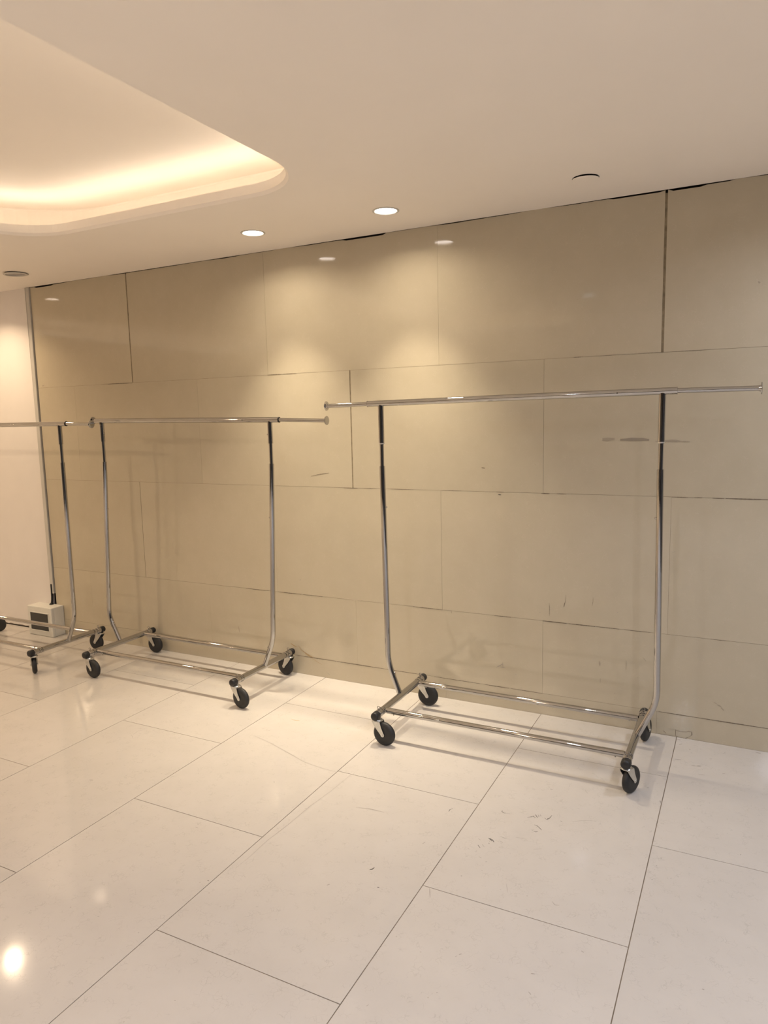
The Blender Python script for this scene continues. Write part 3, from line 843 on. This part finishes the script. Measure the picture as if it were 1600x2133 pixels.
    for s, xm, (xe, ze) in ((-1, xl, ends[0]), (1, xr, ends[1])):
        bm = bmesh.new(); tube(bm, [(xm - s * .12, 0, zat(xm - s * .12)), (xm + s * .0005, 0, zat(xm)), (xe, 0, ze)], .0095, 24)
        ex = link('extension_bar', bm, M_CHROME, t, 40)
        bm = bmesh.new()
        turned(bm, (xm - s * .001, 0, zat(xm)), (s, 0, 0), [(0, .0139), (.003, .0139)], 24)
        link('bar_collar', bm, M_CAP if not spacer else M_CHROME, ex, 40)
        bm = bmesh.new()
        turned(bm, (xe - s * .008, 0, ze), (s, 0, 0), [(0, .0105), (.006, .012), (.0068, .0205), (.0085, .0215), (.0098, .0215), (.0112, .019), (.0118, .010)], 28)
        link('end_disc', bm, M_CHROME, ex, 40)
    # casters
    for sx, sy, ang in casters:
        f = child('caster', ME_FORK, t); f.location = (sx * .52, sy * CAST_Y, 0); f.rotation_euler.z = math.radians(ang)
        child('wheel', ME_WHEEL, f); child('axle_bolt', ME_BOLT, f)
    return t

clothes_rack('tallest chrome rolling clothes rack, in front of the stone wall at the right', -0.8815, -0.357,
             (-.581, -.590), (.594, .584), 1.4765, 1.4875, (-.655, .634), [(-.872, 1.4725), (.908, 1.4865)],
             [(-1, -1, -4), (-1, 1, 2), (1, -1, 68), (1, 1, 80)], spacer=True)
clothes_rack('middle chrome rolling clothes rack, directly left of the tallest one', -2.753, -0.287,
             (-.600, -.545), (.587, .624), 1.4305, 1.4150, (-.598, .680), [(-.612, 1.433), (.954, 1.406)],
             [(-1, -1, -2), (-1, 1, 3), (1, -1, -8), (1, 1, 172)])
clothes_rack('leftmost chrome rolling clothes rack, cut by the left edge and nearest the white box', -4.114, -0.393,
             (-.590, -.590), (.592, .596), 1.4200, 1.4190, (-.650, .652), [(-.70, 1.420), (.853, 1.413)],
             [(-1, -1, 10), (-1, 1, 20), (1, -1, 145), (1, 1, 185)])

# ---------------------------------------------------------------- distribution box on the floor
t = empty('electrical_box', (-4.230, -0.051, 0))
tag(t, 'white plastic electrical distribution box with a dark window, on the floor at the wall foot', 'electrical box')
hw = .119
bm = bmesh.new(); box(bm, -hw, hw, -.030, .050, 0.0005, .2005, 0, .004)
link('body', bm, M_BOX, t)
bm = bmesh.new(); box(bm, -hw - .001, hw + .001, -.050, -.029, .0003, .2012, 0, .005)
# recess frame around the window
cv = link('cover', bm, M_BOX, t)
bm = bmesh.new()
wx0, wx1, wz0, wz1 = -.090, .086, .040, .157
for a in ((wx0 - .006, wx1 + .006, wz1, wz1 + .006), (wx0 - .006, wx1 + .006, wz0 - .006, wz0), (wx0 - .006, wx0, wz0, wz1), (wx1, wx1 + .006, wz0, wz1)):
    box(bm, a[0], a[1], -.0535, -.049, a[2], a[3], 0, .001)
link('window_frame', bm, M_BOX, cv)
bm = bmesh.new(); box(bm, wx0, wx1, -.0520, -.049, wz0, wz1)
for k in range(5): box(bm, wx0 + .004, wx1 - .004, -.0526, -.0515, wz1 - .012 - k * .024 - .0015, wz1 - .012 - k * .024)
link('window', bm, M_SMOKE, cv)

# vertical trunking between paint and stone, and the cable that leaves it
bm = bmesh.new()
zs = [CEIL - .003, 1.9, 1.3, .8, .275]
prev = None
for z in zs:
    x = -4.199 - .006 * min(1, (CEIL - z) / .8)
    cur = [bm.verts.new((x - .016, .012, z)), bm.verts.new((x - .016, -.008, z)), bm.verts.new((x - .014, -.010, z)), bm.verts.new((x + .014, -.010, z)), bm.verts.new((x + .016, -.008, z)), bm.verts.new((x + .016, .012, z))]
    if prev:
        for k in range(6): bm.faces.new((prev[k], prev[(k + 1) % 6], cur[(k + 1) % 6], cur[k]))
    else: bm.faces.new(cur)
    prev = cur
bm.faces.new(list(reversed(prev)))
bmesh.ops.recalc_face_normals(bm, faces=bm.faces)
t = link('cable_trunking', bm, M_TRUNK); tag(t, 'grey vertical cable trunking running down the wall between white paint and beige stone', 'cable cover')
bm = bmesh.new()
tube(bm, fillet([(-4.206, -.009, .34), (-4.207, -.009, .26), (-4.206, -.014, .225), (-4.204, -.022, .1995)], .03), .0065, 14)
turned(bm, (-4.204, -.022, .2008), (0, 0, 1), [(0, .014), (.003, .014), (.005, .010), (.010, .0095)], 18)
tag(link('power_cable', bm, M_CABLE, smooth=50), 'short black cable running from the trunking into the white box', 'cable')
